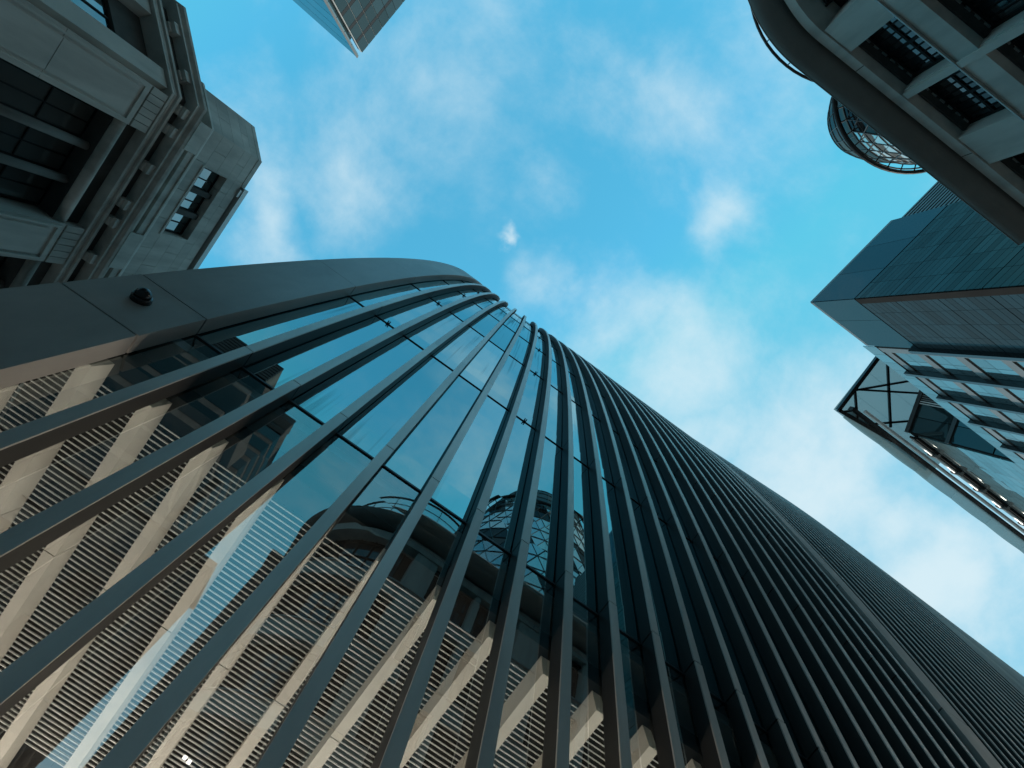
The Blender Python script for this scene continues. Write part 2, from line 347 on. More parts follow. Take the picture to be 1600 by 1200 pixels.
# glass between the fins
def pane_mesh(x0, x1, ha, hb, m):
    n = 8; rings = []
    for k in range(n+1):
        h = ha + (hb-ha)*k/n; z = hz(h) + (.03 if k == 0 else 0) - (.03 if k == n else 0); d = dprof(h) + FD
        rings.append([(x0, d, z), (x1, d, z), (x1, d+.03, z), (x0, d+.03, z)])
    return MB().loft(rings).mesh('glass_pane', m)
for k in range(len(JT)-1):
    me = pane_mesh(FW*.5+.01, S+FW*.5-.01, JT[k], JT[k+1], MT['lobby_glass'] if k < 2 else MT['glass'])
    for i in range(-1, NF):
        place('glass_pane', me, off, (sx(i), 0, 0))
for k in range(1, len(JT)):
    d = dprof(JT[k]) + FD; z = hz(JT[k])
    part('transom', MB().box(sx(-.8), sx(21.92), d-.027*S, d+.11*S, z-.035*S, z+.035*S), MT['dark'], off)
# restraint studs on every fifth bay
st = MB()
for sgn in (-1, 1): st.tube([(sgn*.022, 0, 0), (sgn*.022, -.06, 0)], .014, 8)
st.box(-.035, .035, -.012, .02, -.022, .022)
st_me = st.mesh('restraint_stud', MT['black'])
for i in (0, 5, 10):
    for k in range(3, 9):
        place('restraint_stud', st_me, off, (sx(i)+FW/2+S/2, dprof(JT[k])+FD-.03, hz(JT[k])))
# dark body behind the upper glass, floor slab over the lobby, roof
b = MB(); rings = []
for k in range(31):
    h = 9.7 + (55.0-9.7)*k/30; d = dprof(h)+FD+.25
    rings.append([(sx(-2.0), d, hz(h)), (sx(23), d, hz(h)), (sx(23), 30, hz(h)), (sx(-2.0), 30, hz(h))])
b.loft(rings); part('upper_floors', b, MT['core'], off)
part('floor_slab', MB().box(sx(-2), sx(23), dprof(9.5)+FD+.10, 16, hz(9.15), hz(9.48)), MT['pale'], off)
part('header_beam', MB().box(sx(-2), sx(23), dprof(8.3)+FD+.12*S, 4.2*S, hz(8.10), hz(8.60)), MT['core'], off)
# lobby ceiling: thin white slats along the front, beige ribs across them
zc = hz(8.08)
part('ceiling_void', MB().box(sx(-2), sx(23), 4.21*S, 16, zc+.32*S, zc+.45*S), MT['void'], off)
hang = MB()
for i in range(-3, 24):
    for q in range(6):
        x = sx(i) + FW/2 + (q+.5)*S/6
        hang.box(x-.015*S, x+.015*S, 4.3*S, 15, zc+.12*S, zc+.15*S)
ho = part('slat_hanger', hang, MT['void'], off)
PITCH = .0925*S
sl_me = MB().box(sx(-2), sx(23), -.0068*S, .0068*S, 0, .022*S).mesh('ceiling_slat', MT['slat'])
for k in range(62):
    place('ceiling_slat', sl_me, off, (0, 4.29*S + k*PITCH, zc))
rw = .175*S
rib_a = [MB().box(0, rw, 3.90*S+q0, 3.90*S+q1, hz(7.63), zc-.005).mesh('rib_block', MT['rib']) for q0, q1 in ((0, 2.15), (2.165, 5.5), (5.515, 10.3))]
rib_c = MB().box(.02, rw-.02, 3.95*S, 15.6, hz(7.66), zc+.05).mesh('ceiling_rib', MT['dark'])
for i in range(-2, 23):
    ro = place('ceiling_rib', rib_c, off, (sx(i)-.02, 0, 0))
    for me in rib_a: place('rib_block', me, ro, (sx(i)-.02, 0, 0))
part('lobby_back_wall', MB().box(sx(-2), sx(23), 16, 16.3, 0, hz(9.4)), MT['rib'], off)
part('lobby_floor', MB().box(sx(-2), sx(23), 7.8, 16, .01, .06), MT['stone2'], off)
part('end_wall', MB().box(sx(-2.1), sx(-2.0)-.005, dprof(0)+FD, 30, 0, hz(9.6)), MT['fascia'], off)
DLX, DLY = 3.34, 8.6
# pair of square downlights in the ceiling
for q in (0, 1):
    part('downlight', MB().box(sx(DLX)+q*.075, sx(DLX)+.05+q*.075, DLY*S+q*.02, DLY*S+.045+q*.02, zc-.03, zc-.012), emit('downlight_glow', (1, .97, .9), 2.5), off)
# the close-finned wing past the second fascia
def woff(x):
    s = x/S
    if s < 31: return -.58*S*max(0, (s-19.5)/11.5)
    return -.58*S*(1-(s-31)/35*.85)
wx, k = sx(23.35), 0
wf_me = fin_sweep(MB(), .004, .10*S-.004, .03, FD, 2.5, JT[-1]-.03, 56).mesh('narrow_fin', MT['cheek_shade'])
wp_me = fin_sweep(MB(), 0, .10*S, 0, .028, 2.5, JT[-1], 56).mesh('fin_panel', MT['fin'])
while wx < sx(72):
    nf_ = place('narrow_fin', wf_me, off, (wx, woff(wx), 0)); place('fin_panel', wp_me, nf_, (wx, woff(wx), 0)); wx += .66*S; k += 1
xs = [sx(23.02), sx(31), sx(40), sx(50), sx(60), sx(72.5)]
b = MB()
rings = []
for k in range(49):
    h = JT[0] + (JT[-1]-.3-JT[0])*k/48; d = dprof(h)+FD
    rings.append([(x, d+woff(x), hz(h)) for x in xs] + [(xs[-1], 30, hz(h)), (xs[0], 30, hz(h))])
b.loft(rings); part('wing_glass', b, MT['glass'], off)
r = MB(); z = hz(55.2)
r.hexa([(xs[0], dprof(55)+woff(xs[1])*.3, z), (xs[-1], dprof(55)+woff(xs[-1]), z), (xs[-1], 30, z), (xs[0], 30, z)],
       [(xs[0], dprof(55)+woff(xs[1])*.3, z+.4), (xs[-1], dprof(55)+woff(xs[-1]), z+.4), (xs[-1], 30, z+.4), (xs[0], 30, z+.4)])
r.box(sx(-2.0), xs[0]-.01, dprof(55)+FD+.1, 30, hz(55.05), hz(55.25))
part('roof', r, MT['grey'], off)
UPLIGHT = 310
# lobby uplights: the lit lamps behind the glass
L = thing('lobby_uplight', 'long warm uplight trough along the lobby back wall under the slatted ceiling', 'lamp', (sx(8), 13.5, 3.0))
part('trough', MB().box(sx(-2), sx(21), 13.3, 13.95, 2.9, 3.0), MT['grey'], L)
part('bracket', MB().box(sx(9), sx(10), 13.96, 15.99, 2.92, 2.98), MT['grey'], L)
for i in range(0, 22, 3):
    la = bpy.data.lights.new('uplight', 'AREA'); la.shape = 'RECTANGLE'; la.size = 2.2; la.size_y = .5; la.energy = UPLIGHT; la.color = (1, .93, .84)
    lo = bpy.data.objects.new('uplight_lamp', la); col.objects.link(lo); lo.parent = L
    lo.location = (sx(i)-sx(8), .1, .06); lo.rotation_euler = (R(180+30), 0, 0)
# dome camera on the wide fascia
hc, xc = 8.9, -5.07*S
p0 = Vector((xc, dprof(hc), hz(hc)))
sl = Vector((0, dprof(hc+.2)-dprof(hc-.2), .4*S)).normalized(); nn = Vector((0, -sl.z, sl.y))
dc = thing('dome_camera', 'small round black dome camera on the wide dark fascia', 'security camera', p0)
def lathe_dir(o, ax, prof, n=20):
    x = ax.orthogonal().normalized(); y = ax.cross(x)
    return MB().loft([[o + ax*a + rr*(math.cos(2*math.pi*k/n)*x + math.sin(2*math.pi*k/n)*y) for k in range(n)] for a, rr in prof])
part('housing', lathe_dir(p0, nn, [(0, .126), (.062, .126), (.074, .117)]), MT['black'], dc, True)
part('dome', lathe_dir(p0, nn, [(.075, .105)] + [(.074+.105*math.sin(R(q)), .105*math.cos(R(q))) for q in range(15, 90, 15)] + [(.179, .006)]), MT['black'], dc, True)

# ================================================================== classical stone building (left)
DL = 14.0                                       # drawn in modules of KL metres
KL = 1.3
zL = lambda h: h*KL + EYE
zm_ = lambda v: (v - EYE)*KL + EYE
sc_ = lambda pts: [(a*KL, b*KL) for a, b in pts]
lb = thing('stone_office_building', 'rain-streaked classical stone building with deep cornice, piers and recessed windows at upper left', 'building', (-31, 10, 0))
PATH = sc_([(-DL, 34), (-DL, .4), (-16.2, -1.8), (-42, -1.8)])       # travelling, the street lies to the left... side=-1 pushes outwards
F1 = Frame((-DL*KL, 0), (0, 1), (1, 0), KL)
c45 = math.sqrt(.5)
FC = Frame((-16.2*KL, -1.8*KL), (1, 1), (c45, -c45), KL)                    # chamfer, t from 0 to 3.11
CL = math.hypot(2.2, 2.2)
side = 1
# body behind the recesses
bd = MB()
def poly_prism(mb, pts, z0, z1):
    return mb.loft([[(x, y, z) for x, y in pts] for z in (z0, z1)])
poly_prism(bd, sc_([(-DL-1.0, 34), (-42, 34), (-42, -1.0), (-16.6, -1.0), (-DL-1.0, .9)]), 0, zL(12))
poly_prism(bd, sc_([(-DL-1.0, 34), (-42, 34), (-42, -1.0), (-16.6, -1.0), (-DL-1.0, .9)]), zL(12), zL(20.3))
part('inner_wall', bd, MT['dark_stone'], lb)
def blocks(name, parent, fr, t0, t1, p0, p1, z0, z1, zs, m, gap=.012):
    for a, c in zip(zs[:-1], zs[1:]):
        q = MB(); fr.box(q, t0, t1, p0, p1, a+gap, c-gap); part(name, q, m, parent)
piers = [(.55, 2.06), (6.0, 7.5), (11.45, 12.95), (16.9, 18.4), (22.35, 23.85)]
for (a, c) in piers:
    q = MB(); F1.box(q, a+.03, c-.03, -1.0, -.03, 0, zL(18.73)); po = part('pier', q, MT['dark_stone'], lb)
    zs = [0] + [zm_(v) for v in (4, 7.6, 11.2, 14.6, 16.9, 20.35)]
    blocks('pier_block', po, F1, a, c, -.98, 0, 0, 0, zs, MT['stone2'])
    for zb0, zb1 in zip(zs[1:-1], zs[2:]):                        # raised field with fillets on each block
        top = zb1-.02 if zb1 < zm_(20) else zm_(19.75)
        q = MB(); F1.box(q, a+.26, c-.26, .0, .035, zb0+.014, top); part('raised_field', q, MT['stone2'], po)
    q = MB(); F1.box(q, a+.1, a+.16, 0, .05, zm_(4), zm_(20.2)); F1.box(q, c-.16, c-.1, 0, .05, zm_(4), zm_(20.2)); F1.box(q, a+.16, c-.16, 0, .05, zm_(20.05), zm_(20.2))
    part('pier_moulding', q, MT['stone2'], po)
    q = MB(); F1.box(q, a+.05, c-.05, -.6, -.03, zm_(20.36), zm_(21.14)); ca = part('capital', q, MT['dark_stone'], lb)
    w = (c-a)/6
    for k in range(6):
        q = MB(); F1.box(q, a+k*w+.012, a+(k+1)*w-.012, -.5, .03, zm_(20.38), zm_(21.12)); part('fluting', q, MT['stone'], ca)
# bays: recessed three-light windows with round stone mullions
def light(fr, t0, t1, p, z0, z1, parent, rows=2, cols=2, glass='win', trans=.62):
    q = MB(); w = .05
    zt = z0 + (z1-z0)*trans
    zsr = [z0, zt, z1] if rows == 2 else [z0, z1]
    tsr = [t0 + (t1-t0)*k/cols for k in range(cols+1)]
    for t in tsr: fr.box(q, t-w/2, t+w/2, p-.03, p+.05, z0, z1)
    for zz in zsr: fr.box(q, t0, t1, p-.028, p+.048, zz-w/2, zz+w/2)
    wo = part('window', q, MT['frame'], parent)
    for a, c in zip(zsr[:-1], zsr[1:]):
        for b0, b1 in zip(tsr[:-1], tsr[1:]):
            g_ = MB(); fr.box(g_, b0+w/2, b1-w/2, p-.01, p+.01, a+w/2, c-w/2); part('pane', g_, MT[glass], wo)
    return wo
for (a0, c0), (a1, c1) in zip(piers[:-1], piers[1:]):
    lo_, hi_ = c0+.02, a1-.02
    q = MB(); F1.box(q, lo_, hi_, -.95, -.30, zL(18.45), zL(19.53)); part('window_head', q, MT['dark_stone'], lb)
    q = MB(); q.tube([F1.pt(lo_, -.24, zL(18.66)), F1.pt(hi_, -.24, zL(18.66))], .20*KL, 12); part('head_moulding', q, MT['stone'], lb, True)
    for zlo, zhi in ((14.0, 18.42), (8.6, 12.6), (3.0, 7.4)):
        W = (hi_-lo_)
        for k in range(3):
            light(F1, lo_+W*k/3+.12, lo_+W*(k+1)/3-.12, -.86, zL(zlo)+.02, zL(zhi)-.02, lb)
        for k in (1, 2):
            q = MB(); q.tube([F1.pt(lo_+W*k/3, -.55, zL(zlo)), F1.pt(lo_+W*k/3, -.55, zL(zhi))], .14*KL, 12); part('mullion', q, MT['weathered'], lb, True)
    for zlo, zhi in ((12.6, 13.95), (7.45, 8.55), (-EYE/KL, 2.9)):
        q = MB(); F1.box(q, lo_, hi_, -.92, -.18, zL(zlo), zL(zhi)); part('spandrel', q, MT['dark_stone'], lb)
# chamfer face: piers either side of a blue-lit window
for a, c in ((-.05, .62), (CL-.75, CL-.12)):
    q = MB(); FC.box(q, a, c, -1.0, -.06, 0, zL(19.5)); part('pier', q, MT['stone'], lb)
q = MB(); FC.box(q, .63, CL-.76, -1.0, -.5, zL(18.0), zL(19.52)); part('window_head', q, MT['dark_stone'], lb)
q = MB(); FC.box(q, .63, CL-.76, -1.0, -.2, 0, zL(12.5)); part('spandrel', q, MT['stone'], lb)
light(FC, .66, CL-.79, -.62, zL(12.55), zL(17.95), lb, 2, 2, 'win3')
# entablature
def run(name, prof, m, path=PATH):
    q = MB(); sweep(q, path, [(p*KL, zL(h)) for p, h in prof], side); return part(name, q, m, lb)
ar = run('architrave', [(-.9, 19.55), (.06, 19.55), (.06, 19.67), (-.9, 19.67)], MT['stone2'])
for k, (pp, h0, h1) in enumerate(((.062, 19.685, 19.80), (.14, 19.815, 19.95))):
    q = MB(); sweep(q, PATH, [(-.9*KL, zL(h0)), (pp*KL, zL(h0)), (pp*KL, zL(h1)), (-.9*KL, zL(h1))], side); part('fascia_band', q, MT['stone2'], ar)
run('frieze', [(-.9, 19.96), (.03, 19.96), (.03, 20.36), (-.9, 20.36)], MT['dark_stone'])
cn = run('cornice', [(-.9, 20.37), (.42, 20.37), (.42, 20.45), (.38, 20.47), (.38, 20.58), (.50, 20.66), (.52, 20.78), (-.9, 20.84)], MT['stone'])
def bracket(fr, t):
    q = MB()
    fr.box(q, t-.19, t+.19, .03, .34, zL(20.12), zL(20.365)); fr.box(q, t-.15, t+.15, .03, .20, zL(20.0), zL(20.12))
    part('bracket', q, MT['stone2'], lb)
tb = .75
k = 0
while tb < 30:
    bracket(F1, tb); tb += .78 if k % 3 == 0 else 1.55; k += 1
for t in (.75, 2.35): bracket(FC, t)
# attic
APATH = sc_([(-DL, 34), (-DL, .67), (-15.2, -.53), (-42, -.53)])
FA = Frame((-DL*KL, 0), (0, 1), (1, 0), KL)
q = MB(); sweep(q, APATH, [(p*KL, zL(h)) for p, h in ((-1.2, 20.84), (.02, 20.84), (.02, 21.55), (-1.2, 21.55))], side); pl = part('attic_plinth', q, MT['stone'], lb)
# plinth course above has long dark slots below each window
for a, c in zip([.67] + [t for q_ in ((1.9+5.45*k, 5.7+5.45*k) for k in range(5)) for t in q_][0:-1], [t for q_ in ((1.9+5.45*k, 5.7+5.45*k) for k in range(5)) for t in q_]):
    slot = (c-a) > 3
    q = MB()
    if slot: FA.box(q, a+.01, c-.01, -1.2, -.01, zL(21.56), zL(21.72)); FA.box(q, a+.01, c-.01, -1.2, -.20, zL(21.72), zL(21.92)); FA.box(q, a+.01, c-.01, -1.2, .0, zL(21.92), zL(22.3))
    else: FA.box(q, a+.01, c-.01, -1.2, .05, zL(21.56), zL(22.3))
    part('slotted_course' if slot else 'course_block', q, MT['stone'], lb)
q = MB(); sweep(q, APATH, [(-1.2, zL(22.31)), (.062, zL(22.31)), (.062, zL(22.42)), (.03, zL(22.50)), (-1.2, zL(22.50))], side); part('attic_ledge', q, MT['stone2'], lb)
q = MB(); poly_prism(q, sc_([(-DL-.75, 34), (-42, 34), (-42, .1), (-15.4, .1), (-DL-.75, 1.2)]), zL(20.3), zL(26.5)); part('attic_core', q, MT['dark_stone'], lb)
courses = [22.51, 23.38, 24.30, 25.22, 25.85, 26.50]
def win_at(t0, t1, z0, z1):
    for k in range(5):
        a, c = 2.17+5.45*k, 5.46+5.45*k
        if t0 < c-.01 and t1 > a+.01 and z0 < 25.2 and z1 > 23.39: return (a, c)
    return None
for ci, (za, zb) in enumerate(zip(courses[:-1], courses[1:])):
    cuts = [.67]; t = .67 + (.7 if ci % 2 else 1.35)
    edges = sorted({2.17+5.45*k for k in range(5)} | {5.46+5.45*k for k in range(5)})
    while t < 26: cuts.append(t); t += 1.36 + .12*random.random()
    cuts.append(27)
    if 1 <= ci <= 2:
        cuts = sorted([c for c in cuts if all(abs(c-e) > .35 for e in edges)] + edges)
    for a, c in zip(cuts[:-1], cuts[1:]):
        if 1 <= ci <= 2 and win_at(a, c, za, zb): continue
        q = MB(); FA.box(q, a+.008, c-.008, -.78, -.08, zL(za)+.008, zL(zb)-.008); part('stone_block', q, MT['stone'], lb)
FAC = Frame((-15.2*KL, -.53*KL), (1, 1), (c45, -c45), KL)
for ci, (za, zb) in enumerate(zip(courses[:-1], courses[1:])):
    for a, c in ((0.06, .85), (.85, 1.64)) if ci % 2 else ((0.06, 1.64),):
        q = MB(); FAC.box(q, a+.006, c-.006, -.7, -.08, zL(za)+.008, zL(zb)-.008); part('stone_block', q, MT['stone'], lb)
q = MB(); q.box(-42*KL, -15.22*KL, -.45*KL, .5*KL, zL(22.51), zL(26.5)); part('side_wall', q, MT['stone'], lb)
for k in range(4):
    a, c = 2.17+5.45*k, 5.46+5.45*k
    W = c-a
    for j in range(3): light(FA, a+W*j/3+.06, a+W*(j+1)/3-.06, -.45, zL(23.4), zL(25.18), lb, 1, 2, 'win3')
    for j in (1, 2):
        q = MB(); FA.box(q, a+W*j/3-.12, a+W*j/3+.12, -.66, -.22, zL(23.39), zL(25.2)); part('mullion', q, MT['dark_stone'], lb)
    q = MB(); FA.box(q, a-.05, c+.05, -.7, -.04, zL(23.25), zL(23.385)); part('sill', q, MT['stone2'], lb)
q = MB(); FA.box(q, .67, 2.2, -.9, -.06, zL(26.51), zL(26.85)); FAC.box(q, 0.05, 1.68, -.7, -.07, zL(26.51), zL(26.85)); part('parapet_block', q, MT['stone'], lb)
q = MB(); FA.box(q, 2.21, 34, -.9, -.30, zL(26.51), zL(26.68)); FA.box(q, 2.21, 34, -.9, .06, zL(26.68), zL(27.05)); part('coping', q, MT['pale'], lb)
for t in (2.35, 7.6, 9.0):
    q = MB(); FA.box(q, t-.02, t+.35, -.5, .02, zL(26.46), zL(26.675)); part('coping_bracket', q, MT['pale'], lb)

# ================================================================== curved-corner stone building (upper right)
rb = thing('curved_corner_building', 'grey stone building with rounded corner, projecting parapet and gridded windows at upper right', 'building', (6, -25, 0))
KR = 18.5/14                                   # module of this front in metres
zR = lambda h: h*KR + EYE
def rpath(end=12.7):
    p = [(end, -32), (end, -14), (2.86, -14)]
    cx, cy, rr = 2.86, -18.86, 4.86
    for k in range(1, 46):
        a = R(90 + 2*k); p.append((cx + rr*math.cos(a), cy + rr*math.sin(a)))
    p.append((-2.0, -32)); return [(a*KR, b*KR) for a, b in p]
RP = rpath()
RC = RP[2:-1]
FR = Frame((0, -14*KR), (1, 0), (0, 1), KR)
def rrun(name, prof, m, path=None, parent=None, smooth=False):
    q = MB(); sweep(q, path or RP, [(p*KR, zR(h)) for p, h in prof], RSIDE); return part(name, q, m, parent or rb, smooth)
RSIDE = -1
q = MB(); pts = [tuple(v) for v in offset_path(RP, -1.0*KR, RSIDE)]; poly_prism(q, pts, 0, zR(20.0)); part('inner_wall', q, MT['dark_stone'], rb)
q = MB(); pts = [tuple(v) for v in offset_path(RP, .1*KR, RSIDE)]; poly_prism(q, pts, zR(20.46), zR(20.62)); part('roof', q, MT['dark_stone'], rb)
rrun('fascia_band', [(-.9, 19.3), (.04, 19.3), (.04, 19.74), (-.9, 19.74)], MT['stone2'])
rrun('groove', [(-.9, 19.75), (-.10, 19.75), (-.10, 19.93), (-.9, 19.93)], MT['dark_stone'])
cove = [(-.9, 19.94), (.06, 19.94)] + [(.06 + .62*math.sin(R(q_)), 19.94 + .48*(1-math.cos(R(q_)))) for q_ in range(10, 91, 8)] + [(.70, 20.42), (.68, 20.47), (.38, 20.80), (.2, 20.80), (.2, 20.45), (-.9, 20.45)]
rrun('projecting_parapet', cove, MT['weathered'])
for x in (4.5, 9.3):                                             # joints of the fascia stones stand as thin dark beads
    q = MB(); FR.box(q, x-.012, x+.012, .035, .046, zR(19.31), zR(19.73)); part('joint', q, MT['frame'], rb)
q = MB(); floors = [(16.28, 17.05), (12.9, 13.7), (9.6, 10.4), (6.3, 7.1), (3.0, 3.8)]
for h0, h1 in floors:
    rrun('spandrel', [(-.95, h0), (-.02, h0), (-.02, h1), (-.95, h1)], MT['stone2'])
    rrun('window_sill', [(-.9, h1+.01), (.05, h1+.01), (.05, h1+.06), (-.9, h1+.06)], MT['pale'])
wides = [(2.72, 3.86), (8.58, 10.0)]
slims = [(6.08, 6.42)]
tops = [(17.06, 19.28)] + [(b1+.0, a0) for (a0, a1), (b0, b1) in zip(floors[:-1], floors[1:])]
for a, c in wides:
    q = MB(); FR.box(q, a, c, -.98, -.005, 0, zR(19.27)); part('pier', q, MT['stone2'], rb)
for a, c in slims + [(12.3, 12.72)]:
    q = MB(); FR.box(q, a, c, -.98, -.10, 0, zR(19.27)); FR.box(q, a+.05, c-.05, -.10, .03, 0, zR(19.25)); part('pier', q, MT['stone2'], rb)
bays = [(3.90, 6.05), (6.45, 8.55), (10.03, 12.28)]
for z0, z1 in tops:
    for a, c in bays:
        W = c-a; q = MB(); p = -.62
        z0b, z1b = zR(z0)+.06, zR(z1)-.02
        zm = z0b + (z1b-z0b)*.52; zt = z1b - .22
        for t in (a+.02, a+W/2, c-.02): FR.box(q, t-.05, t+.05, p-.03, p+.06, z0b, z1b)
        for zz, hh in ((z0b+.03, .04), (zm, .06), (zt, .05)): FR.box(q, a, c, p-.028, p+.055, zz-hh, zz+hh)
        for j in range(1, 8):
            if j != 4: FR.box(q, a+W*j/8-.022, a+W*j/8+.022, p-.02, p+.045, z0b, zt)
        wo = part('window', q, MT['frame'], rb)
        for j in range(8):
            for (u0, u1) in ((z0b+.07, zm-.06), (zm+.06, zt-.05)):
                g_ = MB(); FR.box(g_, a+W*j/8+.025, a+W*(j+1)/8-.025, p-.01, p+.01, u0, u1); part('pane', g_, MT['win2'], wo)
        for j in range(6):
            g_ = MB(); FR.box(g_, a+W*j/6+.08, a+W*(j+1)/6-.08, p+.06, p+.10, zt+.06, zt+.12); part('head_dash', g_, MT['pale'], wo)  # row of short pale pieces below the window head
        q = MB(); FR.box(q, a-.02, c+.02, -.58, -.30, z1b-.10, z1b+.015); part('window_head', q, MT['dark_stone'], rb)
    # curved corner windows
    mid = RC[4:-4]
    q = MB(); sweep(q, mid, [(-.66*KR, zR(z0)+.1), (-.62*KR, zR(z0)+.1), (-.62*KR, zR(z1)-.02), (-.66*KR, zR(z1)-.02)], RSIDE); wo = part('curved_window', q, MT['win2'], rb)
    q = MB()
    for j in range(0, len(mid), 5):
        v = offset_path(mid, -.6*KR, RSIDE)[j]; q.box(v.x-.05, v.x+.05, v.y-.05, v.y+.05, zR(z0)+.07, zR(z1)-.02)
    for hh in (.52, .9):
        zz = zR(z0+(z1-z0)*hh); sweep(q, mid, [(-.63*KR, zz-.04), (-.56*KR, zz-.04), (-.56*KR, zz+.04), (-.63*KR, zz+.04)], RSIDE)
    part('glazing_bar', q, MT['frame'], wo)
for j in (40,):
    q = MB(); seg = RC[j-3:j+4]; sweep(q, seg, [(-.95*KR, 0), (-.01*KR, 0), (-.01*KR, zR(19.27)), (-.95*KR, zR(19.27))], RSIDE); part('pier', q, MT['stone2'], rb)
# round roof terrace railing on the corner
cx, cy, rr = .125*22.5*KR, -.815*22.5*KR, .171*22.5*KR
def ring(r, h, n=64): return [(cx+r*math.cos(2*math.pi*k/n), cy+r*math.sin(2*math.pi*k/n), zR(h)) for k in range(n)]
q = MB(); q.tube(ring(rr, 22.5), .075, 8, True); q.tube(ring(rr, 22.0), .03, 6, True)
ra = part('roof_railing', q, MT['black'], rb)
for k in range(20):
    a = 2*math.pi*k/20
    q = MB(); q.tube([(cx+rr*math.cos(a), cy+rr*math.sin(a), zR(20.6)), (cx+rr*math.cos(a), cy+rr*math.sin(a), zR(22.46))], .032, 6); part('post', q, MT['black'], ra)

zL = lambda h: h + EYE
# ================================================================== domed diagrid tower behind it
GX, GY = 39.6, -89.6
gt = thing('domed_diagrid_tower', 'round domed glass tower with diamond lattice and dark spiral panels peeping over the parapet', 'skyscraper', (GX, GY, 0))
GP = [(0, 24.5), (15, 26), (30, 27.2), (45, 28), (60, 27.6), (72, 26.4), (84, 24.4), (96, 21.6), (106, 18.9), (114, 16.8), (120, 15.3)]
def grad(h):
    for (a, ra_), (b_, rb_) in zip(GP[:-1], GP[1:]):
        if h <= b_: return ra_ + (rb_-ra_)*(h-a)/(b_-a)
    return GP[-1][1]
NS, NL = 36, 28
lo_m, dk_m = MB(), MB()
HS = [2 + (120-2)*k/NL for k in range(NL+1)]
def gp(k, j, dr=0):
    h = HS[j]; a = 2*math.pi*(k + .5*j)/NS
    return (GX+(grad(h)+dr)*math.cos(a), GY+(grad(h)+dr)*math.sin(a), zL(h))
for j in range(NL):
    for k in range(NS):
        dark = ((k + j//2)//2 + j//2) % 4 == 0
        mb = dk_m if dark else lo_m
        i = len(mb.v); mb.v += [gp(k, j), gp(k+1, j), gp(k+.5-.5, j+1), gp(k+1-1, j+1)]
        mb.v[-2] = gp(k-.5+.5, j+1); mb.v[-1] = gp(k+1, j+1)
        mb.f += [(i, i+1, i+2), (i+1, i+3, i+2)]
part('glass_facet', lo_m, MT['gl_l'], gt)['kind'] = 'stuff'
part('dark_facet', dk_m, MT['gl_d'], gt)['kind'] = 'stuff'
gb = MB()
for k in range(0, NS):
    for dirn in (1, 0):
        pts = []
        for j in range(NL+1):
            h = HS[j]; a = 2*math.pi*((k + .5*j) if dirn else (k - .5*j))/NS
            pts.append((GX+(grad(h)+.06)*math.cos(a), GY+(grad(h)+.06)*math.sin(a), zL(h)))
        gb.tube(pts, .075 if k % 3 else .14, 4)
for j in range(0, NL+1):
    gb.tube([(GX+(grad(HS[j])+.05)*math.cos(2*math.pi*q_/48), GY+(grad(HS[j])+.05)*math.sin(2*math.pi*q_/48), zL(HS[j])) for q_ in range(48)], .10, 4, True)
part('lattice', gb, MT['dark'], gt)['kind'] = 'stuff'
DP = [(120, 15.1), (124, 13.9), (128, 12.6), (132, 11.1), (136, 9.1), (139, 7.0), (142, 4.2), (143.6, 1.8), (144, .1)]
dm = MB(); dm.loft([[(GX+r_*math.cos(2*math.pi*k/48), GY+r_*math.sin(2*math.pi*k/48), zL(h)) for k in range(48)] for h, r_ in DP])
part('dome', dm, MT['panel'], gt, True)
db = MB()
for k in range(24): db.tube([(GX+(r_+.05)*math.cos(2*math.pi*k/24), GY+(r_+.05)*math.sin(2*math.pi*k/24), zL(h)) for h, r_ in DP], .09, 4)
for h, r_ in DP[1:-1]: db.tube([(GX+(r_+.05)*math.cos(2*math.pi*k/48), GY+(r_+.05)*math.sin(2*math.pi*k/48), zL(h)) for k in range(48)], .08, 4, True)
part('dome_lattice', db, MT['dark'], gt)
rg = MB(); RR = .141*120
rg.tube([(GX+RR*math.cos(2*math.pi*k/64), GY+RR*math.sin(2*math.pi*k/64), zL(120.2)) for k in range(64)], .42, 8, True)
rg.tube([(GX+(RR-.9)*math.cos(2*math.pi*k/64), GY+(RR-.9)*math.sin(2*math.pi*k/64), zL(120.9)) for k in range(64)], .16, 6, True)
ro = part('maintenance_ring', rg, MT['frame'], gt)
for k in range(36):
    a = 2*math.pi*k/36; q = MB()
    q.tube([(GX+15.2*math.cos(a), GY+15.2*math.sin(a), zL(119.6)), (GX+RR*math.cos(a), GY+RR*math.sin(a), zL(120.2))], .14, 6); part('ring_strut', q, MT['frame'], ro)

# ================================================================== angular glass block (right)
D3 = 22.0
ab_ = thing('angular_glass_block', 'sharp-cornered dark glass office block with long black vertical fins along its right front', 'office building', (45, -28, 0))
C0 = (1.178*D3, -D3); tip_h = D3/.353
E0 = (C0[0] + .558*.13*D3, C0[1] - .558*D3)
L0 = math.hypot(E0[0]-C0[0], E0[1]-C0[1])
FG0 = Frame(C0, (E0[0]-C0[0], E0[1]-C0[1]), (-1, .13))
FG1 = Frame((0, -D3), (1, 0), (0, 1))
XE = 74.0; X2 = 1.555*D3
q = MB(); poly_prism(q, [(C0[0]+.35, -D3-.3), (X2, -D3-.3), (XE, -D3-.3), (XE, E0[1]), (E0[0]+.3, E0[1])], 0, zL(tip_h)-.4); part('body', q, MT['core'], ab_)
ph = D3/.405
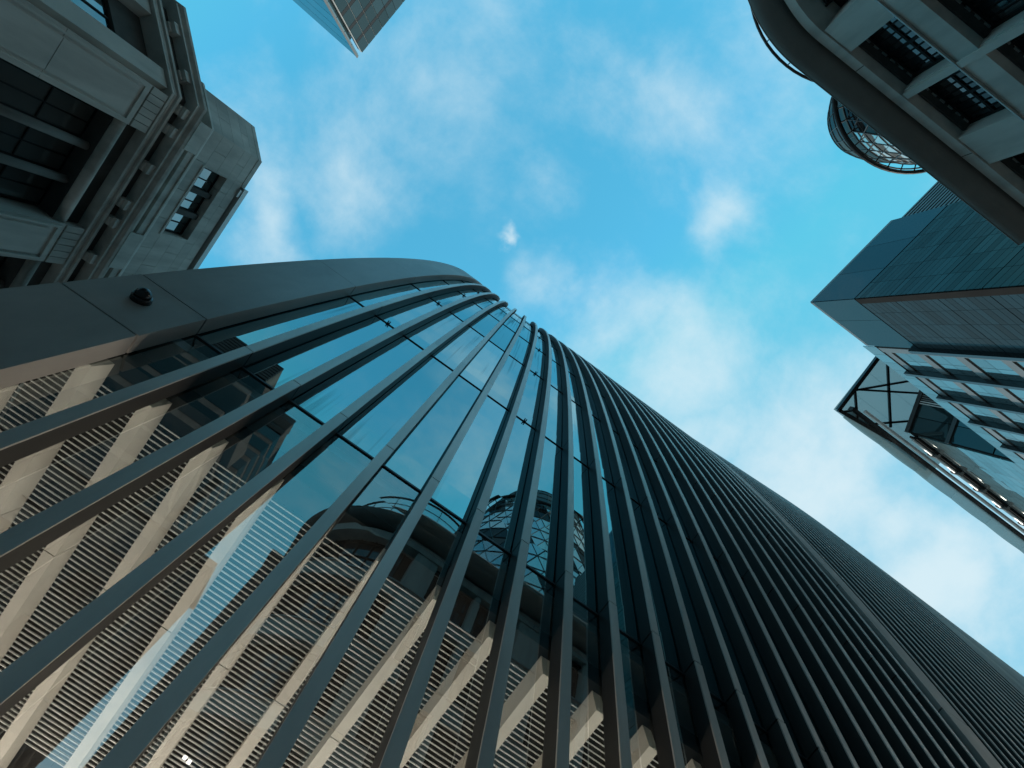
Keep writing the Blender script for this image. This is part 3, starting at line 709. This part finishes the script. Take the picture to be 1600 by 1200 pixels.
# tall glass parapet
cuts0 = [0]
for m_ in (.986, 1.118, 1.246):
    cuts0.append((m_*C0[0] - D3)/(1 - .13*m_)*math.hypot(1, .13))
for a, c in zip(cuts0[:-1], cuts0[1:]):
    q = MB(); FG0.box(q, a+.02, c-.02, -.12, .05, zL(ph)+.05, zL(tip_h)-.55); part('parapet_pane', q, MT['parapet'], ab_)
for a, c in ((C0[0], D3/.748), (D3/.748, X2)):
    q = MB(); FG1.box(q, a+.02, c-.02, -.12, .05, zL(ph)+.05, zL(tip_h)-.55); part('parapet_pane', q, MT['parapet'], ab_)
q = MB(); FG0.box(q, .0, L0, -.3, .05, zL(tip_h)-.5, zL(tip_h)); FG1.box(q, C0[0]+.06, X2, -.3, .05, zL(tip_h)-.5, zL(tip_h)); part('parapet_cap', q, MT['grey'], ab_)
q = MB(); FG0.box(q, .1, L0, -.3, -.08, zL(ph)-.12, zL(ph)+.04); FG1.box(q, C0[0]+.1, X2, -.3, -.08, zL(ph)-.12, zL(ph)+.04); part('shadow_gap', q, MT['frame'], ab_)
FLH = 4.8
# board-like glass panels, seven to a floor
nb = 7; bh = FLH/nb
bw = L0/6
me0 = MB().box(.015, bw-.015, -.06, .06, .02, bh-.02).mesh('cladding_panel', MT['panel'])
z_top = ph - .15
for r_ in range(38):
    zz = z_top - (r_+1)*bh - .05*(r_//nb)
    if zz < 10: break
    for c_ in range(6):
        v = FG0.pt(c_*bw, 0, zL(zz)); o = place('cladding_panel', me0, ab_, v, FG0.rz())
w1 = (X2-C0[0]-.55)/4
me1 = MB().box(.015, w1-.015, -.06, .06, .02, bh-.02).mesh('cladding_panel', MT['panel2'])
for r_ in range(38):
    zz = z_top - (r_+1)*bh - .05*(r_//nb)
    if zz < 10: break
    for c_ in range(4):
        place('cladding_panel', me1, ab_, (C0[0]+.4+c_*w1, -D3, zL(zz)))
q = MB(); q.box(C0[0]+.01, C0[0]+.75, -D3-.3, -D3+.075, 0, zL(ph)-.13); part('corner_gap', q, MT['core'], ab_)
# right front: black vertical fins, pale mirror glass, grey spandrels
ft = D3/.362
fx = [X2] + [D3*v for v in (1.77, 1.985, 2.20, 2.42, 2.64, 2.86, 3.08, 3.30)]
for k, x in enumerate(fx):
    q = MB(); q.box(x-.22, x+.22, -D3-.1, -D3+.55, 0, zL(ft if k else ph+.8)); part('vertical_fin', q, MT['black'], ab_)
for x0, x1 in zip(fx[:-1], fx[1:]):
    q = MB(); q.box(x0+.23, x0+1.05, -D3-.2, -D3+.10, 0, zL(ft)-.2); part('grey_strip', q, MT['grey'], ab_)
    W = (x1-.23) - (x0+1.06)
    z = ft - .3
    while z > 14:
        q = MB(); q.box(x0+1.06, x1-.23, -D3-.2, -D3+.06, zL(z-1.0), zL(z)); part('spandrel', q, MT['grey'], ab_)
        for c_ in range(2):
            for r_ in range(2):
                q = MB(); q.box(x0+1.08+c_*W/2, x0+1.06+(c_+1)*W/2-.03, -D3-.12, -D3-.06+.001*r_, zL(z-FLH+.03+r_*1.9), zL(z-FLH+(r_+1)*1.9-.02)); part('pane', q, MT['clear'], ab_)
        z -= FLH
q = MB()
for k in range(26):
    x0 = X2+.1+k*1.55
    q2 = MB(); q2.box(x0, x0+1.52, -D3+.02, -D3+.10, zL(ft)+.02, zL(D3/.349)); part('roof_balustrade', q2, MT['clear'], ab_)
# slatted plant room set back on the left front
q = MB()
PX = Frame((E0[0]+.2, E0[1]-.05), (E0[0]-C0[0], E0[1]-C0[1]), (-1, .13))
po = MB(); PX.box(po, 0, 12, -6, -.3, 0, zL(tip_h)-.4); pr = part('plant_room', po, MT['core'], ab_)
slme = MB()
z = 40.0
sm = MB(); PX.box(sm, .0, 12, -.28, -.05, 0, .34); sme = sm.mesh('slat', MT['grey'])
while z < tip_h - .9:
    place('slat', sme, pr, (0, 0, zL(z))); z += .62

# ================================================================== taller canopied block behind
D4 = 30.0
tb_ = thing('canopied_tower', 'tall glass block with flat frosted canopy on a cross-braced steel frame at right edge', 'skyscraper', (110, -38, 0))
ht = D4/.272; hcn = 114.0
cxn = 2.62*D4; LF = (-.37, -1)
q = MB(); poly_prism(q, [(cxn+.4, -D4-.3), (170, -D4-.3), (170, -60), (cxn-3.5, -60), (cxn+.4-3.1, -D4-8.6)], 0, zL(ht)); part('body', q, MT['core'], tb_)
FT0 = Frame((cxn, -D4), LF, (-1, .37)); FT1 = Frame((cxn, -D4), (1, 0), (0, 1))
# left face: dark panes, louvres
z = ht - 1.2
for r_ in range(5):
    for c_ in range(4):
        q = MB(); FT0.box(q, .3+c_*3.3, .3+(c_+1)*3.3-.12, -.35, .02, zL(z-9.3), zL(z)); part('dark_pane', q, MT['tower'], tb_)
    z -= 9.6
q = MB(); FT0.box(q, 0, 14, -.3, .45, zL(ht)-1.1, zL(ht)); FT0.box(q, 0, 14, -.3, .3, zL(ht)-11.2, zL(ht)-10.3); part('face_band', q, MT['dark'], tb_)
for k in range(9):
    q = MB(); FT0.box(q, 9.6-k*.42, 9.6-k*.42+.18, .03, .35, zL(ht-10), zL(ht-1.2)); part('louvre', q, MT['pale'] if k in (7, 8) else MT['grey'], tb_)
# front: gridded pale glass
pw, phh = 3.6, 1.9
fme = MB().box(.02, pw-.02, -.3, .05, .03, phh-.03).mesh('front_panel', MT['clear'])
for c_ in range(14):
    for r_ in range(18):
        place('front_panel', fme, tb_, (cxn+.6+c_*pw, -D4, zL(ht-2.6-(r_+1)*phh)))
# rooftop slots with white ducts
for k in range(14):
    x = cxn + 1 + k*6.2
    so_ = MB(); so_.box(x, x+5.5, -D4+.1, -D4+.5, zL(ht-2.4), zL(ht-.2)); so2 = part('roof_slot', so_, MT['core'], tb_)
    q = MB(); q.tube([(x+.2, -D4+.75, zL(ht-1.3)), (x+5.3, -D4+.75, zL(ht-1.3))], .34, 10); part('duct', q, MT['pale'], so2, True)
    q = MB(); q.box(x+5.55, x+6.15, -D4+.1, -D4+1.1, zL(ht-2.4), zL(ht)); part('slot_pier', q, MT['grey'], tb_)
q = MB(); q.tube([(70, -.257*112, zL(112)), (172, -.257*112, zL(112))], .38, 10); part('gutter', q, MT['pale'], tb_, True)
# canopy frame and frosted panels
def cp(a, b, h=hcn): return (a*h, b*h, zL(h))
cf = MB()
cf.beam(cp(.583, -.229), cp(.578, -.42), .8, .8)
cf.beam(cp(.583, -.230), cp(.70, -.2440), .8, .8)
fr_o = part('canopy_frame', cf, MT['black'], tb_)
for (a, b) in (((.592, -.36), (.683, -.262)), ((.584, -.278), (.700, -.352)), ((.584, -.276), (.69, -.385)), ((.585, -.276), (.622, -.238)), ((.655, -.25), (.725, -.31)), ((.592, -.232), (.605, -.245))):
    q = MB(); q.beam(cp(*a), cp(*b), .42, .42); part('brace', q, MT['black'], fr_o)
q = MB(); q.beam(cp(.60, -.246), cp(1.5, -.246), .9, 1.4); part('edge_rail', q, MT['black'], fr_o)
hx = hcn+1.0
for k in range(4):
    y0, y1 = -.228*hcn - k*5.2, -.228*hcn - (k+1)*5.2
    q = MB(); q.box(.581*hcn, .581*hcn+26, y1+.04, y0, zL(hx), zL(hx)+.15); part('canopy_pane', q, MT['canopy'], tb_)
for k in range(11):
    x0 = .600*hcn + k*10.0
    rings = []
    for j in range(13):
        x = x0 + .03 + 9.94*j/12; bow = .16*math.sin(math.pi*j/12)
        y0, y1 = -.2245*hcn + bow, -.2420*hcn
        rings.append([(x, y0, zL(hcn+.1-bow)), (x, y1, zL(hcn-.2)), (x, y1, zL(hcn-.1)), (x, y0, zL(hcn+.2-bow))])
    q = MB().loft(rings); part('canopy_skirt', q, MT['canopy'], tb_, False)

# ================================================================== glass tower at the top
D5 = 55.0
tw = thing('corner_glass_tower', 'far glass tower with sharp corner, blue left face and dark gridded right face', 'skyscraper', (-70, -40, 0))
h5 = D5/.486; c5 = (-D5, -.447*D5)
FLf = Frame(c5, (-16, -1.35), (-.08, 1)); FRt = Frame((-D5, -.471*D5), (1.3, -12.5), (1, .1))
q = MB(); poly_prism(q, [(-D5-1, -.447*D5-1.2), (-D5-30, -.447*D5-3.8), (-D5-30, -.447*D5-42), (-D5+2.5, -.447*D5-42), (-D5-.8, -.471*D5-1)], 0, zL(h5)-6); part('body', q, MT['core'], tw)
fh = 4.5
for r_ in range(24):
    z1 = h5 - r_*fh
    q = MB(); FLf.box(q, 0, 30, -.5, 0, zL(z1-fh+.16), zL(z1)); part('blue_glass_band', q, MT['towerb'], tw)
q = MB(); FLf.box(q, .2, 30, -.6, -.1, 40, zL(h5)-.2); part('band_backing', q, MT['frame'], tw)
q = MB(); FLf.box(q, -.10, .12, -.3, .10, 40, zL(h5)); part('corner_edge', q, MT['grey'], tw)
# recessed corner strip
for r_ in range(24):
    z1 = h5 - 4.6 - r_*fh
    q = MB(); q.box(-D5-.9, -D5-.55, -.470*D5, -.449*D5, zL(z1-fh+.1), zL(z1)); part('corner_pane', q, MT['tower'], tw)
pw5 = 2.05
pme = MB().box(.05, pw5-.05, -.3, 0, .95, fh-.03).mesh('grid_pane', MT['tower'])
sp5 = MB().box(.05, pw5-.05, -.3, -.05, .03, .9).mesh('dark_spandrel', MT['frame'])
for r_ in range(11):
    for c_ in range(12):
        v = FRt.pt(c_*pw5, 0, zL(h5 - (r_+1)*fh))
        # frame runs away from the corner: rotate the shared pane so its front faces out
        o = place('grid_pane', pme, tw, FRt.pt((c_+1)*pw5, 0, zL(h5-(r_+1)*fh)), FRt.rz()+math.pi)
        place('dark_spandrel', sp5, tw, FRt.pt((c_+1)*pw5, 0, zL(h5-(r_+1)*fh)), FRt.rz()+math.pi)
q = MB()
for c_ in range(13): FRt.box(q, c_*pw5-.06, c_*pw5+.06, -.3, .10, 40, zL(h5))
part('mullion', q, MT['pale'], tw)
q = MB(); FRt.box(q, 0, 25, -.8, -.32, 40, zL(h5)-.1); part('grid_backing', q, MT['core'], tw)
lit = emit('office_light', (.85, 1, .9), 1.6)
for c_, r_, f_ in ((1, 5, .3), (2, 5, .55), (3, 5, .5), (3, 4, .4), (4, 4, .5), (5, 4, .6)):
    q = MB(); FRt.box(q, (c_+.12)*pw5, (c_+.12+f_)*pw5, .004, .02, zL(h5-(r_+1)*fh+2.9), zL(h5-(r_+1)*fh+3.15)); part('ceiling_light', q, lit, tw)

# ================================================================== blocks across the street that the glass reflects
def plain_block(name, label, x0, x1, y0, y1, h, rows, m, wm, step=None, bands=False):
    t = thing(name, label, 'building', ((x0+x1)/2, (y0+y1)/2, 0))
    q = MB(); q.box(x0, x1, y1, y0, 0, h)
    part('wall', q, m, t)
    if step:
        q = MB(); q.box(x0+step[0], x1-.01, y1+1, y0-.8, h, h+step[1]); part('attic', q, m, t)
    if bands:                                        # ribbon glazing all the way up, louvres round the top
        fh_ = h/rows
        me = MB().box(x0-.05, x1+.05, y1-.05, y0+.05, .9, fh_).mesh('ribbon_window', wm)
        for r_ in range(rows-1): place('ribbon_window', me, t, (0, 0, r_*fh_))
        lv = MB().box(x0-.1, x1+.1, y0-.2, y0+.25, 0, .35).mesh('louvre', MT['frame'])
        for r_ in range(8): place('louvre', lv, t, (0, 0, h-fh_+r_*fh_/8))
        return t
    q = MB(); q.box(x0-.3, x1+.3, y1-.3, y0+.35, h-.7, h-.15); part('cornice', q, m, t)
    n = max(2, int((x1-x0)/3.0)); w = (x1-x0)/n; fh_ = (h-3)/rows
    me = MB().box(.8, w-.8, -.1, .06, 1.0, fh_-.9).mesh('window', wm)
    sme_ = MB().box(.6, w-.6, -.1, .2, .82, .98).mesh('sill', m)
    for r_ in range(rows):
        for c_ in range(n):
            place('window', me, t, (x0+c_*w, y0, 2+r_*fh_)); place('sill', sme_, t, (x0+c_*w, y0, 2+r_*fh_))
    return t
plain_block('stepped_office_building', 'dark stone block with stepped roof mirrored between fins', -6.5, 1.5, -48, -66, 41.5, 9, MT['dark_stone'], MT['gl_o'], (2.2, 3.2))
plain_block('corner_office_building', 'dark stone corner block mirrored in the lower left glass', -40, -7.6, -33, -39.4, 27.5, 6, MT['dark_stone'], MT['gl_o'])
plain_block('blue_slab_tower', 'tall blue glass slab mirrored in the left glass bays', -42, -19.9, -62, -80, 72, 24, MT['dark_stone'], MT['tower'], None, True)
plain_block('louvred_office_tower', 'dark office tower with louvred crown mirrored beside the wide edge fascia', -62, -19.9, -40, -58, 57.5, 15, MT['dark_stone'], MT['gl_o'], None, True)

for o in bpy.data.objects:
    if '_w' in o: del o['_w']
